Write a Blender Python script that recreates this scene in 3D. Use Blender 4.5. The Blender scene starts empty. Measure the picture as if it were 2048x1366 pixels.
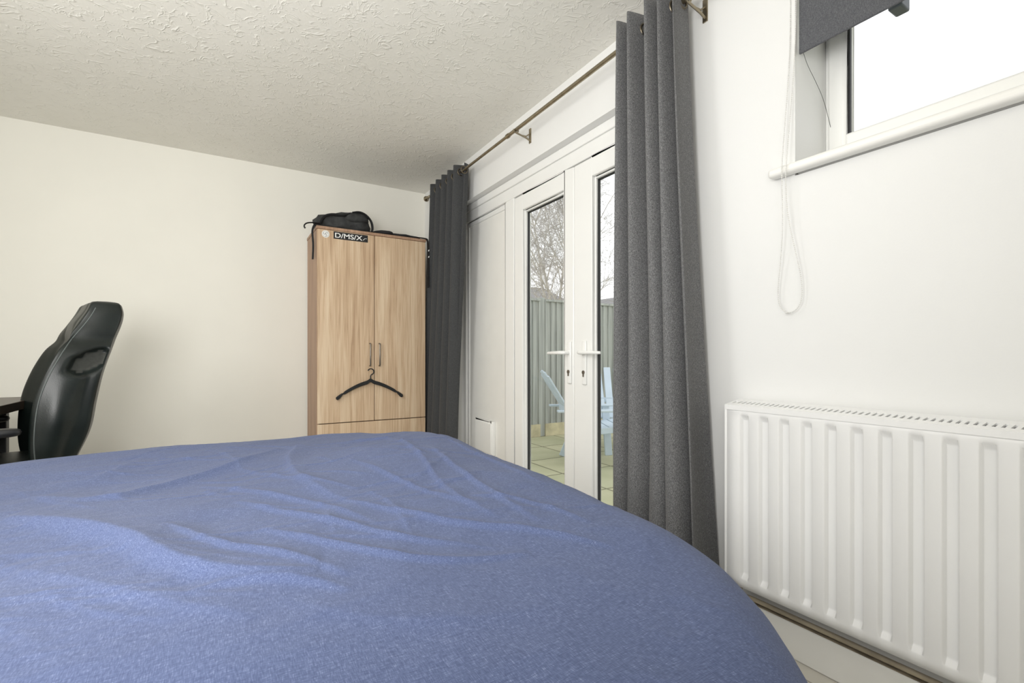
import bpy, bmesh, math, random
from mathutils import Vector, Matrix, noise
random.seed(7)
S = bpy.context.scene
COL = S.collection
PI = math.pi
WM = {}

# ------------------------------------------------------------------ helpers
class MB:
    def __init__(s):
        s.v = []; s.f = []; s.m = []
    def add(s, vs, fs, mi=0):
        o = len(s.v)
        s.v += [tuple(p) for p in vs]
        for f in fs:
            s.f.append([i + o for i in f]); s.m.append(mi)
        return s
    def box(s, x0, x1, y0, y1, z0, z1, mi=0):
        vs = [(x0,y0,z0),(x1,y0,z0),(x1,y1,z0),(x0,y1,z0),(x0,y0,z1),(x1,y0,z1),(x1,y1,z1),(x0,y1,z1)]
        return s.add(vs, [(0,3,2,1),(4,5,6,7),(0,1,5,4),(1,2,6,5),(2,3,7,6),(3,0,4,7)], mi)
    def obox(s, a, b, w, t, mi=0, up=(0,0,1)):
        a = Vector(a); b = Vector(b); d = (b-a).normalized()
        side = d.cross(Vector(up))
        if side.length < 1e-4: side = d.cross(Vector((1,0,0)))
        side.normalize(); u = side.cross(d).normalized()
        vs = []
        for p in (a, b):
            for sx, sz in ((-1,-1),(1,-1),(1,1),(-1,1)):
                vs.append(p + side*sx*w/2 + u*sz*t/2)
        return s.add(vs, [(0,1,2,3),(7,6,5,4),(0,4,5,1),(1,5,6,2),(2,6,7,3),(3,7,4,0)], mi)
    def tube(s, pts, r, n=8, mi=0, closed=False, flat=None):
        pts = [Vector(p) for p in pts]; N = len(pts)
        rr = r if isinstance(r, (list, tuple)) else [r]*N
        prev = None; vs = []
        for i, p in enumerate(pts):
            if closed: t = pts[(i+1) % N] - pts[i-1]
            elif i == 0: t = pts[1]-pts[0]
            elif i == N-1: t = pts[-1]-pts[-2]
            else: t = pts[i+1]-pts[i-1]
            t.normalize()
            if prev is None:
                a = Vector((0,0,1)) if abs(t.z) < .9 else Vector((1,0,0))
                u = t.cross(a).normalized()
            else:
                u = prev - t*prev.dot(t); u.normalize()
            prev = u; w = t.cross(u)
            for k in range(n):
                an = 2*PI*k/n
                vs.append(p + (u*math.cos(an) + w*math.sin(an)*(flat or 1))*rr[i])
        fs = []
        MM = N if closed else N-1
        for i in range(MM):
            for k in range(n):
                j = (i+1) % N
                fs.append((i*n+k, i*n+(k+1) % n, j*n+(k+1) % n, j*n+k))
        if not closed:
            fs.append(tuple(range(n-1, -1, -1))); fs.append(tuple((N-1)*n+k for k in range(n)))
        return s.add(vs, fs, mi)
    def grid(s, fn, nu, nv, mi=0, skip=None):
        vs = [fn(i/nu, j/nv) for j in range(nv+1) for i in range(nu+1)]
        fs = []
        for j in range(nv):
            for i in range(nu):
                if skip and skip((i+.5)/nu, (j+.5)/nv): continue
                a = j*(nu+1)+i
                fs.append((a, a+1, a+nu+2, a+nu+1))
        return s.add(vs, fs, mi)
    def lathe(s, prof, c=(0,0,0), n=20, mi=0, axis='z'):
        c = Vector(c); vs = []
        for r, h in prof:
            for k in range(n):
                a = 2*PI*k/n
                x, y = r*math.cos(a), r*math.sin(a)
                p = (x, y, h) if axis == 'z' else ((h, x, y) if axis == 'x' else (x, h, y))
                vs.append(c + Vector(p))
        fs = []
        for i in range(len(prof)-1):
            for k in range(n):
                fs.append((i*n+k, i*n+(k+1) % n, (i+1)*n+(k+1) % n, (i+1)*n+k))
        fs.append(tuple(range(n-1, -1, -1))); fs.append(tuple((len(prof)-1)*n+k for k in range(n)))
        return s.add(vs, fs, mi)
    def prism(s, poly, a0, a1, axis='y', mi=0):
        n = len(poly)
        def P(p, a):
            return (p[0], a, p[1]) if axis == 'y' else ((a, p[0], p[1]) if axis == 'x' else (p[0], p[1], a))
        vs = [P(p, a0) for p in poly] + [P(p, a1) for p in poly]
        fs = [tuple(range(n)), tuple(range(2*n-1, n-1, -1))]
        for i in range(n):
            j = (i+1) % n
            fs.append((i, i+n, j+n, j))
        return s.add(vs, fs, mi)
    def sell(s, c, rx, ry, rz, e=.6, nu=24, nv=14, mi=0, nz=0, nsc=8, rot=0):
        c = Vector(c)
        def sp(w, p): return math.copysign(abs(w)**p, w)
        vs = []
        for j in range(nv+1):
            ph = -PI/2 + PI*j/nv
            for i in range(nu):
                th = 2*PI*i/nu
                p = Vector((rx*sp(math.cos(ph), e)*sp(math.cos(th), e), ry*sp(math.cos(ph), e)*sp(math.sin(th), e), rz*sp(math.sin(ph), e)))
                if nz: p *= 1 + nz*noise.noise((p+c)*nsc)
                if rot: p = Matrix.Rotation(rot, 3, 'Z') @ p
                vs.append(c+p)
        fs = []
        for j in range(nv):
            for i in range(nu):
                fs.append((j*nu+i, j*nu+(i+1) % nu, (j+1)*nu+(i+1) % nu, (j+1)*nu+i))
        return s.add(vs, fs, mi)
    def build(s, name, mats, parent=None, bevel=0, seg=2, smooth=None, sub=0, solid=0, soff=0, local=False,
              label=None, cat=None, group=None, kind=None, recalc=True, merge=1e-6):
        me = bpy.data.meshes.new(name)
        me.from_pydata(s.v, [], s.f)
        mats = mats if isinstance(mats, (list, tuple)) else [mats]
        for m in mats: me.materials.append(m)
        if len(mats) > 1: me.polygons.foreach_set('material_index', s.m)
        if recalc:
            bm = bmesh.new(); bm.from_mesh(me)
            bmesh.ops.remove_doubles(bm, verts=bm.verts, dist=merge)
            bmesh.ops.recalc_face_normals(bm, faces=bm.faces)
            loose = [v for v in bm.verts if not v.link_faces]
            if loose: bmesh.ops.delete(bm, geom=loose, context='VERTS')
            bm.to_mesh(me); bm.free()
        o = bpy.data.objects.new(name, me); COL.objects.link(o)
        if parent is not None:
            W = WM[parent.name]
            if not local: me.transform(W.inverted())
            o.parent = parent; WM[o.name] = W
        else:
            xs = [v.co for v in me.vertices]
            mn = Vector((min(p.x for p in xs), min(p.y for p in xs), min(p.z for p in xs)))
            mx = Vector((max(p.x for p in xs), max(p.y for p in xs), max(p.z for p in xs)))
            c = Vector(((mn.x+mx.x)/2, (mn.y+mx.y)/2, mn.z))
            me.transform(Matrix.Translation(-c)); o.location = c
            WM[o.name] = Matrix.Translation(c)
        if solid:
            q = o.modifiers.new('solid', 'SOLIDIFY'); q.thickness = solid; q.offset = soff
        if bevel:
            q = o.modifiers.new('bevel', 'BEVEL'); q.width = bevel; q.segments = seg; q.limit_method = 'ANGLE'; q.angle_limit = math.radians(40)
        if sub:
            q = o.modifiers.new('sub', 'SUBSURF'); q.levels = sub; q.render_levels = sub
        if smooth is None: smooth = 40 if not sub else 180
        if smooth:
            me.polygons.foreach_set('use_smooth', [True]*len(me.polygons))
            if smooth < 180: me.set_sharp_from_angle(angle=math.radians(smooth))
        tag(o, label, cat, group, kind)
        return o

def tag(o, label=None, cat=None, group=None, kind=None):
    if label: o['label'] = label
    if cat: o['category'] = cat
    if group: o['group'] = group
    if kind: o['kind'] = kind

def thing(name, loc, rz=0, label=None, cat=None, group=None, kind=None):
    o = bpy.data.objects.new(name, None); COL.objects.link(o)
    o.location = loc; o.rotation_euler = (0, 0, rz); o.empty_display_size = .1
    WM[o.name] = Matrix.Translation(Vector(loc)) @ Matrix.Rotation(rz, 4, 'Z')
    tag(o, label, cat, group, kind)
    return o

def lerp(a, b, t): return a+(b-a)*t
def sst(a, b, x):
    t = max(0, min(1, (x-a)/(b-a))); return t*t*(3-2*t)
def interp(tab, x):
    for (x0, y0), (x1, y1) in zip(tab, tab[1:]):
        if x <= x1: return lerp(y0, y1, max(0, (x-x0)/(x1-x0)))
    return tab[-1][1]
def crom(tab, x):
    n = len(tab)
    for i in range(n-1):
        x0, y0 = tab[i]; x1, y1 = tab[i+1]
        if x <= x1 or i == n-2:
            t = max(0, min(1, (x-x0)/(x1-x0)))
            m0 = (y1-tab[i-1][1])/(x1-tab[i-1][0])*(x1-x0) if i > 0 else y1-y0
            m1 = (tab[i+2][1]-y0)/(tab[i+2][0]-x0)*(x1-x0) if i < n-2 else y1-y0
            return (2*t**3-3*t*t+1)*y0+(t**3-2*t*t+t)*m0+(-2*t**3+3*t*t)*y1+(t**3-t*t)*m1
def chaikin(p, n=2):
    for _ in range(n):
        r_ = [p[0]]
        for a, bb in zip(p, p[1:]): r_ += [a*.75+bb*.25, a*.25+bb*.75]
        p = r_+[p[-1]]
    return p

# ------------------------------------------------------------------ materials
def lin(c):
    return tuple(((v/255)/12.92 if v/255 <= .04045 else ((v/255+.055)/1.055)**2.4) for v in c)
class NT:
    def __init__(s, name):
        s.mat = bpy.data.materials.new(name); s.mat.use_nodes = True
        s.nt = s.mat.node_tree; s.b = s.nt.nodes['Principled BSDF']
        s.out = s.nt.nodes['Material Output']
    def n(s, t, **kw):
        q = s.nt.nodes.new(t)
        for k, v in kw.items():
            if k in q.inputs: q.inputs[k].default_value = v
            else: setattr(q, k, v)
        return q
    def l(s, a, b): s.nt.links.new(a, b)
    def coord(s, scale=(1,1,1), which='Object'):
        tc = s.n('ShaderNodeTexCoord'); mp = s.n('ShaderNodeMapping')
        mp.inputs['Scale'].default_value = scale
        s.l(tc.outputs[which], mp.inputs['Vector']); return mp.outputs['Vector']
    def noise(s, scale, sc=(1,1,1), detail=2, rough=.5, dist=0, vec=None):
        q = s.n('ShaderNodeTexNoise'); q.inputs['Scale'].default_value = scale; q.inputs['Detail'].default_value = detail
        q.inputs['Roughness'].default_value = rough; q.inputs['Distortion'].default_value = dist
        s.l(vec if vec else s.coord(sc), q.inputs['Vector']); return q.outputs['Fac']
    def ramp(s, fac, stops):
        q = s.n('ShaderNodeValToRGB'); e = q.color_ramp.elements
        while len(e) < len(stops): e.new(.5)
        for el, (p, c) in zip(e, stops):
            el.position = p; el.color = (*c, 1) if len(c) == 3 else c
        s.l(fac, q.inputs['Fac']); return q.outputs['Color']
    def math(s, op, a, b=None):
        q = s.n('ShaderNodeMath', operation=op)
        for i, x in enumerate((a, b)):
            if x is None: continue
            if isinstance(x, (int, float)): q.inputs[i].default_value = x
            else: s.l(x, q.inputs[i])
        return q.outputs[0]
    def bump(s, h, strength=.3, dist=.01):
        q = s.n('ShaderNodeBump'); q.inputs['Strength'].default_value = strength; q.inputs['Distance'].default_value = dist
        s.l(h, q.inputs['Height']); s.l(q.outputs['Normal'], s.b.inputs['Normal'])
    def base(s, c): s.l(c, s.b.inputs['Base Color'])
    def setp(s, **kw):
        for k, v in kw.items(): s.b.inputs[k.replace('_', ' ')].default_value = v

def plain(name, srgb, rough=.5, metal=0, var=.06, vs=6, bump=0, bs=120):
    m = NT(name); c = lin(srgb)
    f = m.noise(vs, detail=3)
    m.base(m.ramp(f, [(.3, tuple(x*(1-var) for x in c)), (.7, tuple(min(1, x*(1+var)) for x in c))]))
    m.setp(Roughness=rough, Metallic=metal)
    if bump: m.bump(m.noise(bs, detail=3), bump, .002)
    return m.mat

M = {}
M['wall_cream'] = plain('wall_cream', (238,236,227), .85, var=.02, vs=2, bump=.08, bs=160)
M['wall_white'] = plain('wall_white', (235,235,233), .8, var=.015, vs=2, bump=.08, bs=160)
M['upvc'] = plain('upvc', (243,243,240), .3, var=.01)
M['gloss_white'] = plain('gloss_white', (242,241,236), .35, var=.02)
M['radiator'] = plain('radiator_enamel', (239,239,238), .3, var=.01)
M['inside_shade'] = plain('inside_shade', (84,84,82), .8)  # dark grey that paints the shade inside the radiator
M['gasket'] = plain('gasket', (34,34,36), .6)
M['brass'] = plain('antique_brass', (158,148,128), .34, 1, var=.15, vs=30)
M['steel'] = plain('brushed_steel', (132,126,118), .35, 1, var=.1, vs=40)
M['eyelet'] = plain('eyelet_metal', (120,112,98), .35, 1, var=.1, vs=40)
M['black_plastic'] = plain('black_plastic', (24,25,27), .4)
M['leather'] = plain('black_leather', (16,23,21), .38, var=.25, vs=14, bump=.12, bs=260)
M['lining'] = plain('grey_mesh_lining', (54,55,51), .85, var=.15, vs=90)
M['piping'] = plain('piping', (82,88,86), .6)
M['desk'] = plain('desk_brown', (70,58,48), .35, var=.2, vs=20)
M['bag'] = plain('bag_nylon', (50,51,51), .8, var=.35, vs=30, bump=.3, bs=300)
M['bag_dark'] = plain('bag_webbing', (26,26,28), .8, var=.2, vs=40)
M['white_mark'] = plain('white_mark', (235,235,232), .6)
M['grey_mark'] = plain('grey_mark', (120,120,122), .6)
M['black_sticker'] = plain('black_sticker', (22,22,24), .5)
M['blue_plastic'] = plain('blue_plastic', (190,204,215), .5, var=.04)
M['mattress'] = plain('mattress_white', (225,225,225), .9)
M['bedbase'] = plain('bed_base_grey', (90,90,95), .9)
M['pipe'] = plain('dusty_pipe', (168,156,134), .6, var=.2, vs=14)
M['dust'] = plain('dusty_ledge', (140,128,108), .9, var=.3, vs=25)
M['bark'] = plain('birch_bark', (196,191,184), .9, var=.3, vs=5)
M['twig'] = plain('birch_twig', (176,171,167), .9, var=.2, vs=5)
M['roof'] = plain('slate_roof', (134,133,133), .9, var=.15, vs=1.5)
M['render_wall'] = plain('render_wall', (226,226,224), .9)
M['brick_far'] = plain('far_brick', (160,132,118), .9, var=.2, vs=3)
M['lawn_edge'] = plain('gravel_board', (200,192,160), .9, var=.2, vs=8)
M['flood'] = plain('flood_grey', (78,84,92), .5)
M['chain'] = plain('chain_white', (222,221,217), .4)
M['thread'] = plain('thread_dark', (60,58,56), .8)

m = NT('artex_ceiling')
v = m.coord((1,1,1))
warp = m.n('ShaderNodeTexNoise'); warp.inputs['Scale'].default_value = 6; warp.inputs['Detail'].default_value = 2
m.l(v, warp.inputs['Vector'])
mx = m.n('ShaderNodeVectorMath', operation='MULTIPLY_ADD'); mx.inputs[1].default_value = (.18,.18,.18)
m.l(warp.outputs['Color'], mx.inputs[0]); m.l(v, mx.inputs[2])
def ridge(scale, lo):
    n1 = m.noise(scale, detail=1.2, rough=.5, dist=.4, vec=mx.outputs[0])
    a = m.math('ABSOLUTE', m.math('SUBTRACT', n1, .5))
    return m.ramp(a, [(0, (1,1,1)), (lo, (0,0,0))])
r1 = ridge(17, .04); r2 = ridge(32, .055)
mask1 = m.ramp(m.noise(12, detail=2, vec=v), [(.46, (0,0,0)), (.60, (1,1,1))])
mask2 = m.ramp(m.noise(17, detail=2, sc=(1.3,1.1,1)), [(.48, (0,0,0)), (.64, (1,1,1))])
h = m.math('ADD', m.math('MULTIPLY', r1, mask1), m.math('MULTIPLY', m.math('MULTIPLY', r2, mask2), .8))
h = m.math('ADD', h, m.math('MULTIPLY', m.noise(60, detail=2), .15))
m.base(m.ramp(m.noise(2, detail=2), [(.3, lin((234,232,224))), (.7, lin((239,237,230)))]))
m.setp(Roughness=.6); m.bump(h, .36, .008)
M['ceiling'] = m.mat

m = NT('blue_chambray')
a = m.noise(1, (110,1000,600), 2); b = m.noise(1, (1000,110,600), 2)
f = m.math('MULTIPLY', m.math('ADD', a, b), .5)
big = m.noise(3.5, detail=2)
f2 = m.math('ADD', f, m.math('MULTIPLY', m.math('SUBTRACT', big, .5), .08))
m.base(m.ramp(f2, [(.34, lin((66,76,108))), (.5, lin((79,90,123))), (.60, lin((93,104,137))), (.72, lin((130,139,166)))]))
m.setp(Roughness=1.0, Sheen_Weight=.06, Sheen_Roughness=.6); m.b.inputs['Specular IOR Level'].default_value = .25; m.bump(f, .03, .001)
M['duvet'] = m.mat

def weave(name, dark, mid, light):
    m = NT(name)
    a = m.noise(1, (300,300,950), 2); b = m.noise(1, (780,780,150), 2)
    f = m.math('ADD', m.math('MULTIPLY', a, .6), m.math('MULTIPLY', b, .4))
    m.base(m.ramp(f, [(.34, lin(dark)), (.5, lin(mid)), (.66, lin(light))]))
    m.setp(Roughness=.9, Sheen_Weight=.1); m.bump(f, .08, .0015)
    return m.mat
M['curtain'] = weave('curtain_weave', (62,62,63), (96,96,97), (146,146,146))
M['curtain_shaded'] = weave('curtain_weave_shaded', (42,43,44), (58,59,60), (86,87,88))  # same weave in darker tones; the far curtain's shade is in its colour
M['blind'] = weave('blind_weave', (70,71,75), (88,89,93), (110,111,114))

def oak(name, lo, mid, hi):
    m = NT(name)
    a = m.noise(1, (24,24,1.3), 5, .62, 1.1); b = m.noise(1, (190,190,4), 3)
    c = m.noise(1, (5,5,.7), 2, .5, 1.6)
    f = m.math('ADD', m.math('MULTIPLY', a, .42), m.math('ADD', m.math('MULTIPLY', b, .30), m.math('MULTIPLY', c, .28)))
    m.base(m.ramp(f, [(.37, lin(lo)), (.5, lin(mid)), (.61, lin(hi))]))
    m.setp(Roughness=.5); m.bump(b, .06, .001)
    return m.mat
M['oak'] = oak('sonoma_oak', (172,142,112), (203,176,145), (219,197,168))
M['oak_edge'] = oak('oak_edge', (146,116,93), (168,135,110), (184,151,125))

m = NT('floor_laminate')
bt = m.n('ShaderNodeTexBrick'); bt.inputs['Scale'].default_value = 1
bt.inputs['Brick Width'].default_value = 1.2; bt.inputs['Row Height'].default_value = .16; bt.inputs['Mortar Size'].default_value = .003
bt.inputs['Color1'].default_value = (*lin((226,222,212)), 1); bt.inputs['Color2'].default_value = (*lin((216,211,200)), 1); bt.inputs['Mortar'].default_value = (*lin((170,164,152)), 1)
tc = m.n('ShaderNodeTexCoord'); mp = m.n('ShaderNodeMapping'); mp.inputs['Rotation'].default_value = (0,0,PI/2)
m.l(tc.outputs['Object'], mp.inputs['Vector']); m.l(mp.outputs['Vector'], bt.inputs['Vector']); m.base(bt.outputs['Color']); m.setp(Roughness=.45)
M['floor'] = m.mat

m = NT('patio_slabs')
bt = m.n('ShaderNodeTexBrick'); bt.inputs['Scale'].default_value = 1
bt.inputs['Brick Width'].default_value = .6; bt.inputs['Row Height'].default_value = .6; bt.inputs['Mortar Size'].default_value = .01; bt.offset = 0
bt.inputs['Color1'].default_value = (*lin((192,189,158)), 1); bt.inputs['Color2'].default_value = (*lin((178,178,148)), 1); bt.inputs['Mortar'].default_value = (*lin((120,118,94)), 1)
m.l(m.coord(), bt.inputs['Vector'])
mixn = m.n('ShaderNodeMixRGB', blend_type='MULTIPLY'); mixn.inputs['Fac'].default_value = .6
m.l(bt.outputs['Color'], mixn.inputs['Color1']); m.l(m.ramp(m.noise(3, detail=4), [(.3, (.7,.72,.62)), (.7, (1,1,1))]), mixn.inputs['Color2'])
m.base(mixn.outputs['Color']); m.setp(Roughness=.85)
M['patio'] = m.mat

m = NT('fence_boards')
f = m.noise(1, (30,30,1.5), 4)
m.base(m.ramp(f, [(.3, lin((148,152,148))), (.7, lin((180,184,178)))])); m.setp(Roughness=.9)
M['fence'] = m.mat

m = NT('window_glass')
tr = m.n('ShaderNodeBsdfTransparent'); gl = m.n('ShaderNodeBsdfGlossy'); gl.inputs['Roughness'].default_value = .02
tr.inputs['Color'].default_value = (.98,.99,.985,1)
mixs = m.n('ShaderNodeMixShader'); mixs.inputs[0].default_value = .045; m.l(tr.outputs[0], mixs.inputs[1]); m.l(gl.outputs[0], mixs.inputs[2])
m.l(mixs.outputs[0], m.out.inputs['Surface'])
M['glass'] = m.mat
def pane(x, y0, y1, z0, z1):
    return MB().add([(x,y0,z0),(x,y1,z0),(x,y1,z1),(x,y0,z1)], [(0,3,2,1)])

# ------------------------------------------------------------------ the setting
XW = 1.55; XO = 1.85; YB = 4.08; YF = -.75; XL = -1.5; ZC = 2.40
DO = (1.36, 3.40, 0, 2.095)
WO = (-.45, .837, 1.52, 2.22)
ys = sorted({YF-.2, WO[0], WO[1], DO[0], DO[1], YB+.2}); zs = sorted({-.2, 0, WO[2], DO[3], WO[3], ZC+.1})
def solid(i, j):
    if i < 0 or j < 0 or i >= len(ys)-1 or j >= len(zs)-1: return False
    y = (ys[i]+ys[i+1])/2; z = (zs[j]+zs[j+1])/2
    for o in (DO, WO):
        if o[0] < y < o[1] and o[2] < z < o[3]: return False
    return True
w = MB()
for i in range(len(ys)-1):
    for j in range(len(zs)-1):
        if not solid(i, j): continue
        y0, y1, z0, z1 = ys[i], ys[i+1], zs[j], zs[j+1]
        w.add([(XW,y0,z0),(XW,y1,z0),(XW,y1,z1),(XW,y0,z1)], [(0,3,2,1)])
        w.add([(XO,y0,z0),(XO,y1,z0),(XO,y1,z1),(XO,y0,z1)], [(0,1,2,3)])
        if not solid(i-1, j): w.add([(XW,y0,z0),(XO,y0,z0),(XO,y0,z1),(XW,y0,z1)], [(0,1,2,3)])
        if not solid(i+1, j): w.add([(XW,y1,z0),(XO,y1,z0),(XO,y1,z1),(XW,y1,z1)], [(0,3,2,1)])
        if not solid(i, j-1): w.add([(XW,y0,z0),(XO,y0,z0),(XO,y1,z0),(XW,y1,z0)], [(0,3,2,1)])
        if not solid(i, j+1): w.add([(XW,y0,z1),(XO,y0,z1),(XO,y1,z1),(XW,y1,z1)], [(0,1,2,3)])
w.build('wall_right', M['wall_white'], kind='structure', label='white wall with the french doors, curtains, radiator and high window', cat='wall', smooth=0)
MB().box(XL-.2, XW, YB, YB+.2, -.2, ZC+.1).build('wall_back', M['wall_cream'], kind='structure', label='cream wall behind the wardrobe and office chair', cat='wall', smooth=0)
MB().box(XL-.2, XL, YF-.2, YB, -.2, ZC+.1).build('wall_left', M['wall_cream'], kind='structure', label='cream wall behind the desk', cat='wall', smooth=0)
MB().box(XL, XW, YF-.2, YF, -.2, ZC+.1).build('wall_front', M['wall_cream'], kind='structure', label='cream wall at the head of the bed', cat='wall', smooth=0)
MB().box(XL, XW, YF, YB, -.2, 0).build('floor', M['floor'], kind='structure', label='pale laminate floor below the radiator', cat='floor', smooth=0)
MB().box(XL, XW, YF, YB, ZC, ZC+.1).build('ceiling', M['ceiling'], kind='structure', label='off white ceiling with swirled textured plaster', cat='ceiling', smooth=0)
b = MB(); b.box(XW-.022, XW, YF, DO[0]-.02, 0, .115); b.build('baseboard_right', M['gloss_white'], kind='structure', label='white skirting board under the radiator', cat='skirting board', bevel=.006)
MB().box(XL, XW-.03, YB-.018, YB, 0, .11).build('baseboard_back', M['gloss_white'], kind='structure', label='white skirting board along the cream wall', cat='skirting board', bevel=.005)

XF = 1.61
b = MB()
b.box(XF, 1.69, DO[0], 1.42, 0, DO[3]); b.box(XF, 1.69, 3.36, DO[1], 0, DO[3])
b.box(XF, 1.69, 2.65, 2.75, .0, 1.972)
b.box(XF, 1.69, 1.42, 3.36, 1.972, DO[3]); b.box(XF, 1.69, 1.42, 2.65, 0, .045); b.box(XF, 1.69, 2.75, 3.36, 0, .06)
b.box(XF-.012, XF, 1.36, 3.40, 2.045, DO[3])
b.build('trim_1', M['upvc'], kind='structure', label='white plastic outer frame around the french doors', cat='door frame', bevel=.004)

def frame_bm(x0, x1, y0, y1, z0, z1, l, r, bo, t):
    q = MB()
    q.box(x0, x1, y0, y0+l, z0, z1); q.box(x0, x1, y1-r, y1, z0, z1)
    q.box(x0, x1, y0+l, y1-r, z0, z0+bo); q.box(x0, x1, y0+l, y1-r, z1-t, z1)
    return q
def gasket_bm(x0, x1, y0, y1, z0, z1, w=.006):
    return frame_bm(x0, x1, y0, y1, z0, z1, w, w, w, w)

def leaf(name, y0, y1, gy0, gy1, label, handle_y, hdir, hl):
    z0, z1 = .05, 1.968; gz0, gz1 = .17, 1.868
    t = thing(name, (1.64, (y0+y1)/2, .05), 0, label, 'door', None, 'structure')
    frame_bm(1.615, 1.68, y0, y1, z0, z1, gy0-y0, y1-gy1, gz0-z0, z1-gz1).build('leaf_frame', M['upvc'], t, bevel=.006)
    frame_bm(1.632, 1.668, gy0-.002, gy1+.002, gz0-.002, gz1+.002, .014, .014, .014, .014).build('glazing_bead', M['upvc'], t, bevel=.006)
    gasket_bm(1.646, 1.66, gy0+.011, gy1-.011, gz0+.011, gz1-.011, .006).build('gasket', M['gasket'], t)
    pane(1.653, gy0+.014, gy1-.014, gz0+.014, gz1-.014).build('glass', M['glass'], t, smooth=0)
    q = MB(); q.box(1.603, 1.616, handle_y-.016, handle_y+.016, .80, 1.03)
    pl = q.build('handle_plate', M['upvc'], t, bevel=.006, seg=3)
    q = MB(); q.tube([(1.606, handle_y, .968), (1.572, handle_y, .968), (1.562, handle_y+hdir*.012, .968), (1.560, handle_y+hdir*.03, .968), (1.560, handle_y+hdir*(hl-.01), .966), (1.566, handle_y+hdir*hl, .966)], [.010,.010,.010,.0095,.008,.007], 12)
    q.build('handle', M['upvc'], pl)
    q = MB(); q.lathe([(.0,-.004),(.010,-.004),(.010,0),(0,0)], (1.603, handle_y, .865), 16, axis='x'); q.box(1.599, 1.603, handle_y-.004, handle_y+.004, .842, .862)
    q.build('lock_cylinder', M['steel'], pl)
    return t
leaf('door_1', 2.037, 2.645, 2.12, 2.55, 'white glazed french door leaf farther from the radiator, light blue chair outside', 2.066, 1, .14)
leaf('door_2', 1.425, 2.033, 1.52, 1.89, 'white glazed french door leaf half hidden by the large curtain', 1.94, -1, .17)
t = thing('door_3', (1.64, 3.05, .06), 0, 'solid white side panel with pet flap next to the far curtain', 'door panel', None, 'structure')
frame_bm(1.622, 1.685, 2.752, 3.358, .062, 1.97, .028, .028, .05, .035).build('panel_frame', M['upvc'], t, bevel=.004)
MB().box(1.632, 1.675, 2.78, 3.33, .112, 1.935).build('panel', M['gloss_white'], t)
q = frame_bm(1.606, 1.633, 2.93, 3.20, .25, .49, .018, .018, .018, .018)
pf = q.build('pet_flap', M['upvc'], t, bevel=.006, seg=3, label='square white pet flap')
MB().box(1.601, 1.6315, 2.940, 3.190, .26, .48).build('flap', M['upvc'], pf, bevel=.008, seg=3)

t = thing('window_1', (1.75, .19, 1.52), 0, 'white framed high window with grey roller blind above the radiator', 'window', None, 'structure')
frame_bm(1.732, 1.80, WO[0], WO[1], 1.55, WO[3], .05, .05, .062, .06).build('window_frame', M['upvc'], t, bevel=.005)
frame_bm(1.722, 1.785, WO[0]+.032, WO[1]-.012, 1.598, WO[3]-.04, .052, .052, .07, .055).build('sash', M['upvc'], t, bevel=.008, seg=3)
gasket_bm(1.744, 1.756, WO[0]+.083, WO[1]-.063, 1.667, WO[3]-.094, .006).build('gasket', M['gasket'], t)
pane(1.752, WO[0]+.088, WO[1]-.068, 1.672, WO[3]-.099).build('glass', M['glass'], t, smooth=0)
q = MB(); q.box(1.51, 1.5495, WO[0]-.065, .905, 1.523, 1.552); q.box(1.549, 1.74, WO[0]+.001, WO[1]-.001, 1.5235, 1.552)
q.build('sill', M['gloss_white'], t, bevel=.010, seg=4)

# ------------------------------------------------------------------ roller blind
t = thing('roller_blind', (1.58, .19, 1.905), 0, 'dark grey roller blind with white bead chain at the high window', 'blind')
MB().tube([(1.585, WO[0]+.01, 2.185), (1.585, WO[1]-.01, 2.185)], .021, 20).build('roller', M['blind'], t)
MB().box(1.5655, 1.5675, WO[0]+.02, WO[1]-.004, 1.91, 2.185).build('fabric', M['blind'], t, smooth=0)
q = MB(); q.box(1.5625, 1.5705, WO[0]+.02, WO[1]-.004, 1.905, 1.927); q.build('hem_bar', M['blind'], t, bevel=.003)
left = [(1.548,.850,2.17),(1.546,.850,1.9),(1.502,.852,1.56),(1.500,.851,1.50),(1.510,.853,1.36),(1.520,.866,1.25),(1.528,.880,1.16),(1.530,.878,1.115),(1.530,.860,1.090)]
right = [(1.530,.842,1.085),(1.530,.818,1.096),(1.530,.804,1.13),(1.526,.806,1.20),(1.516,.822,1.29),(1.505,.838,1.40),(1.500,.840,1.50),(1.502,.838,1.56),(1.546,.834,1.9),(1.548,.832,2.17)]
poly = chaikin([Vector(p) for p in left+right])
def resample(pts, step):
    out = [pts[0].copy()]; acc = 0
    for a, bb in zip(pts, pts[1:]):
        L = (bb-a).length; d = step-acc
        while d <= L:
            out.append(a+(bb-a)*(d/L)); d += step
        acc = L-(d-step)
    return out
q = MB(); q.tube(poly, .0007, 5)
for p in resample(poly, .0062):
    q.sell(p, .0021, .0021, .0021, 1, 6, 4)
q.build('bead_chain', M['chain'], t, label='white bead pull chain', recalc=False)
q = MB(); q.lathe([(0,-.006),(.003,-.004),(.003,.004),(0,.006)], (1.530,.852,1.087), 8, axis='y'); q.build('chain_joiner', M['chain'], t)
q = MB(); q.tube(chaikin([Vector(p) for p in [(1.58,.828,1.915),(1.60,.826,1.88),(1.64,.822,1.84),(1.69,.82,1.79),(1.725,.815,1.70)]]), .0007, 5); q.build('loose_thread', M['thread'], t)

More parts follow.
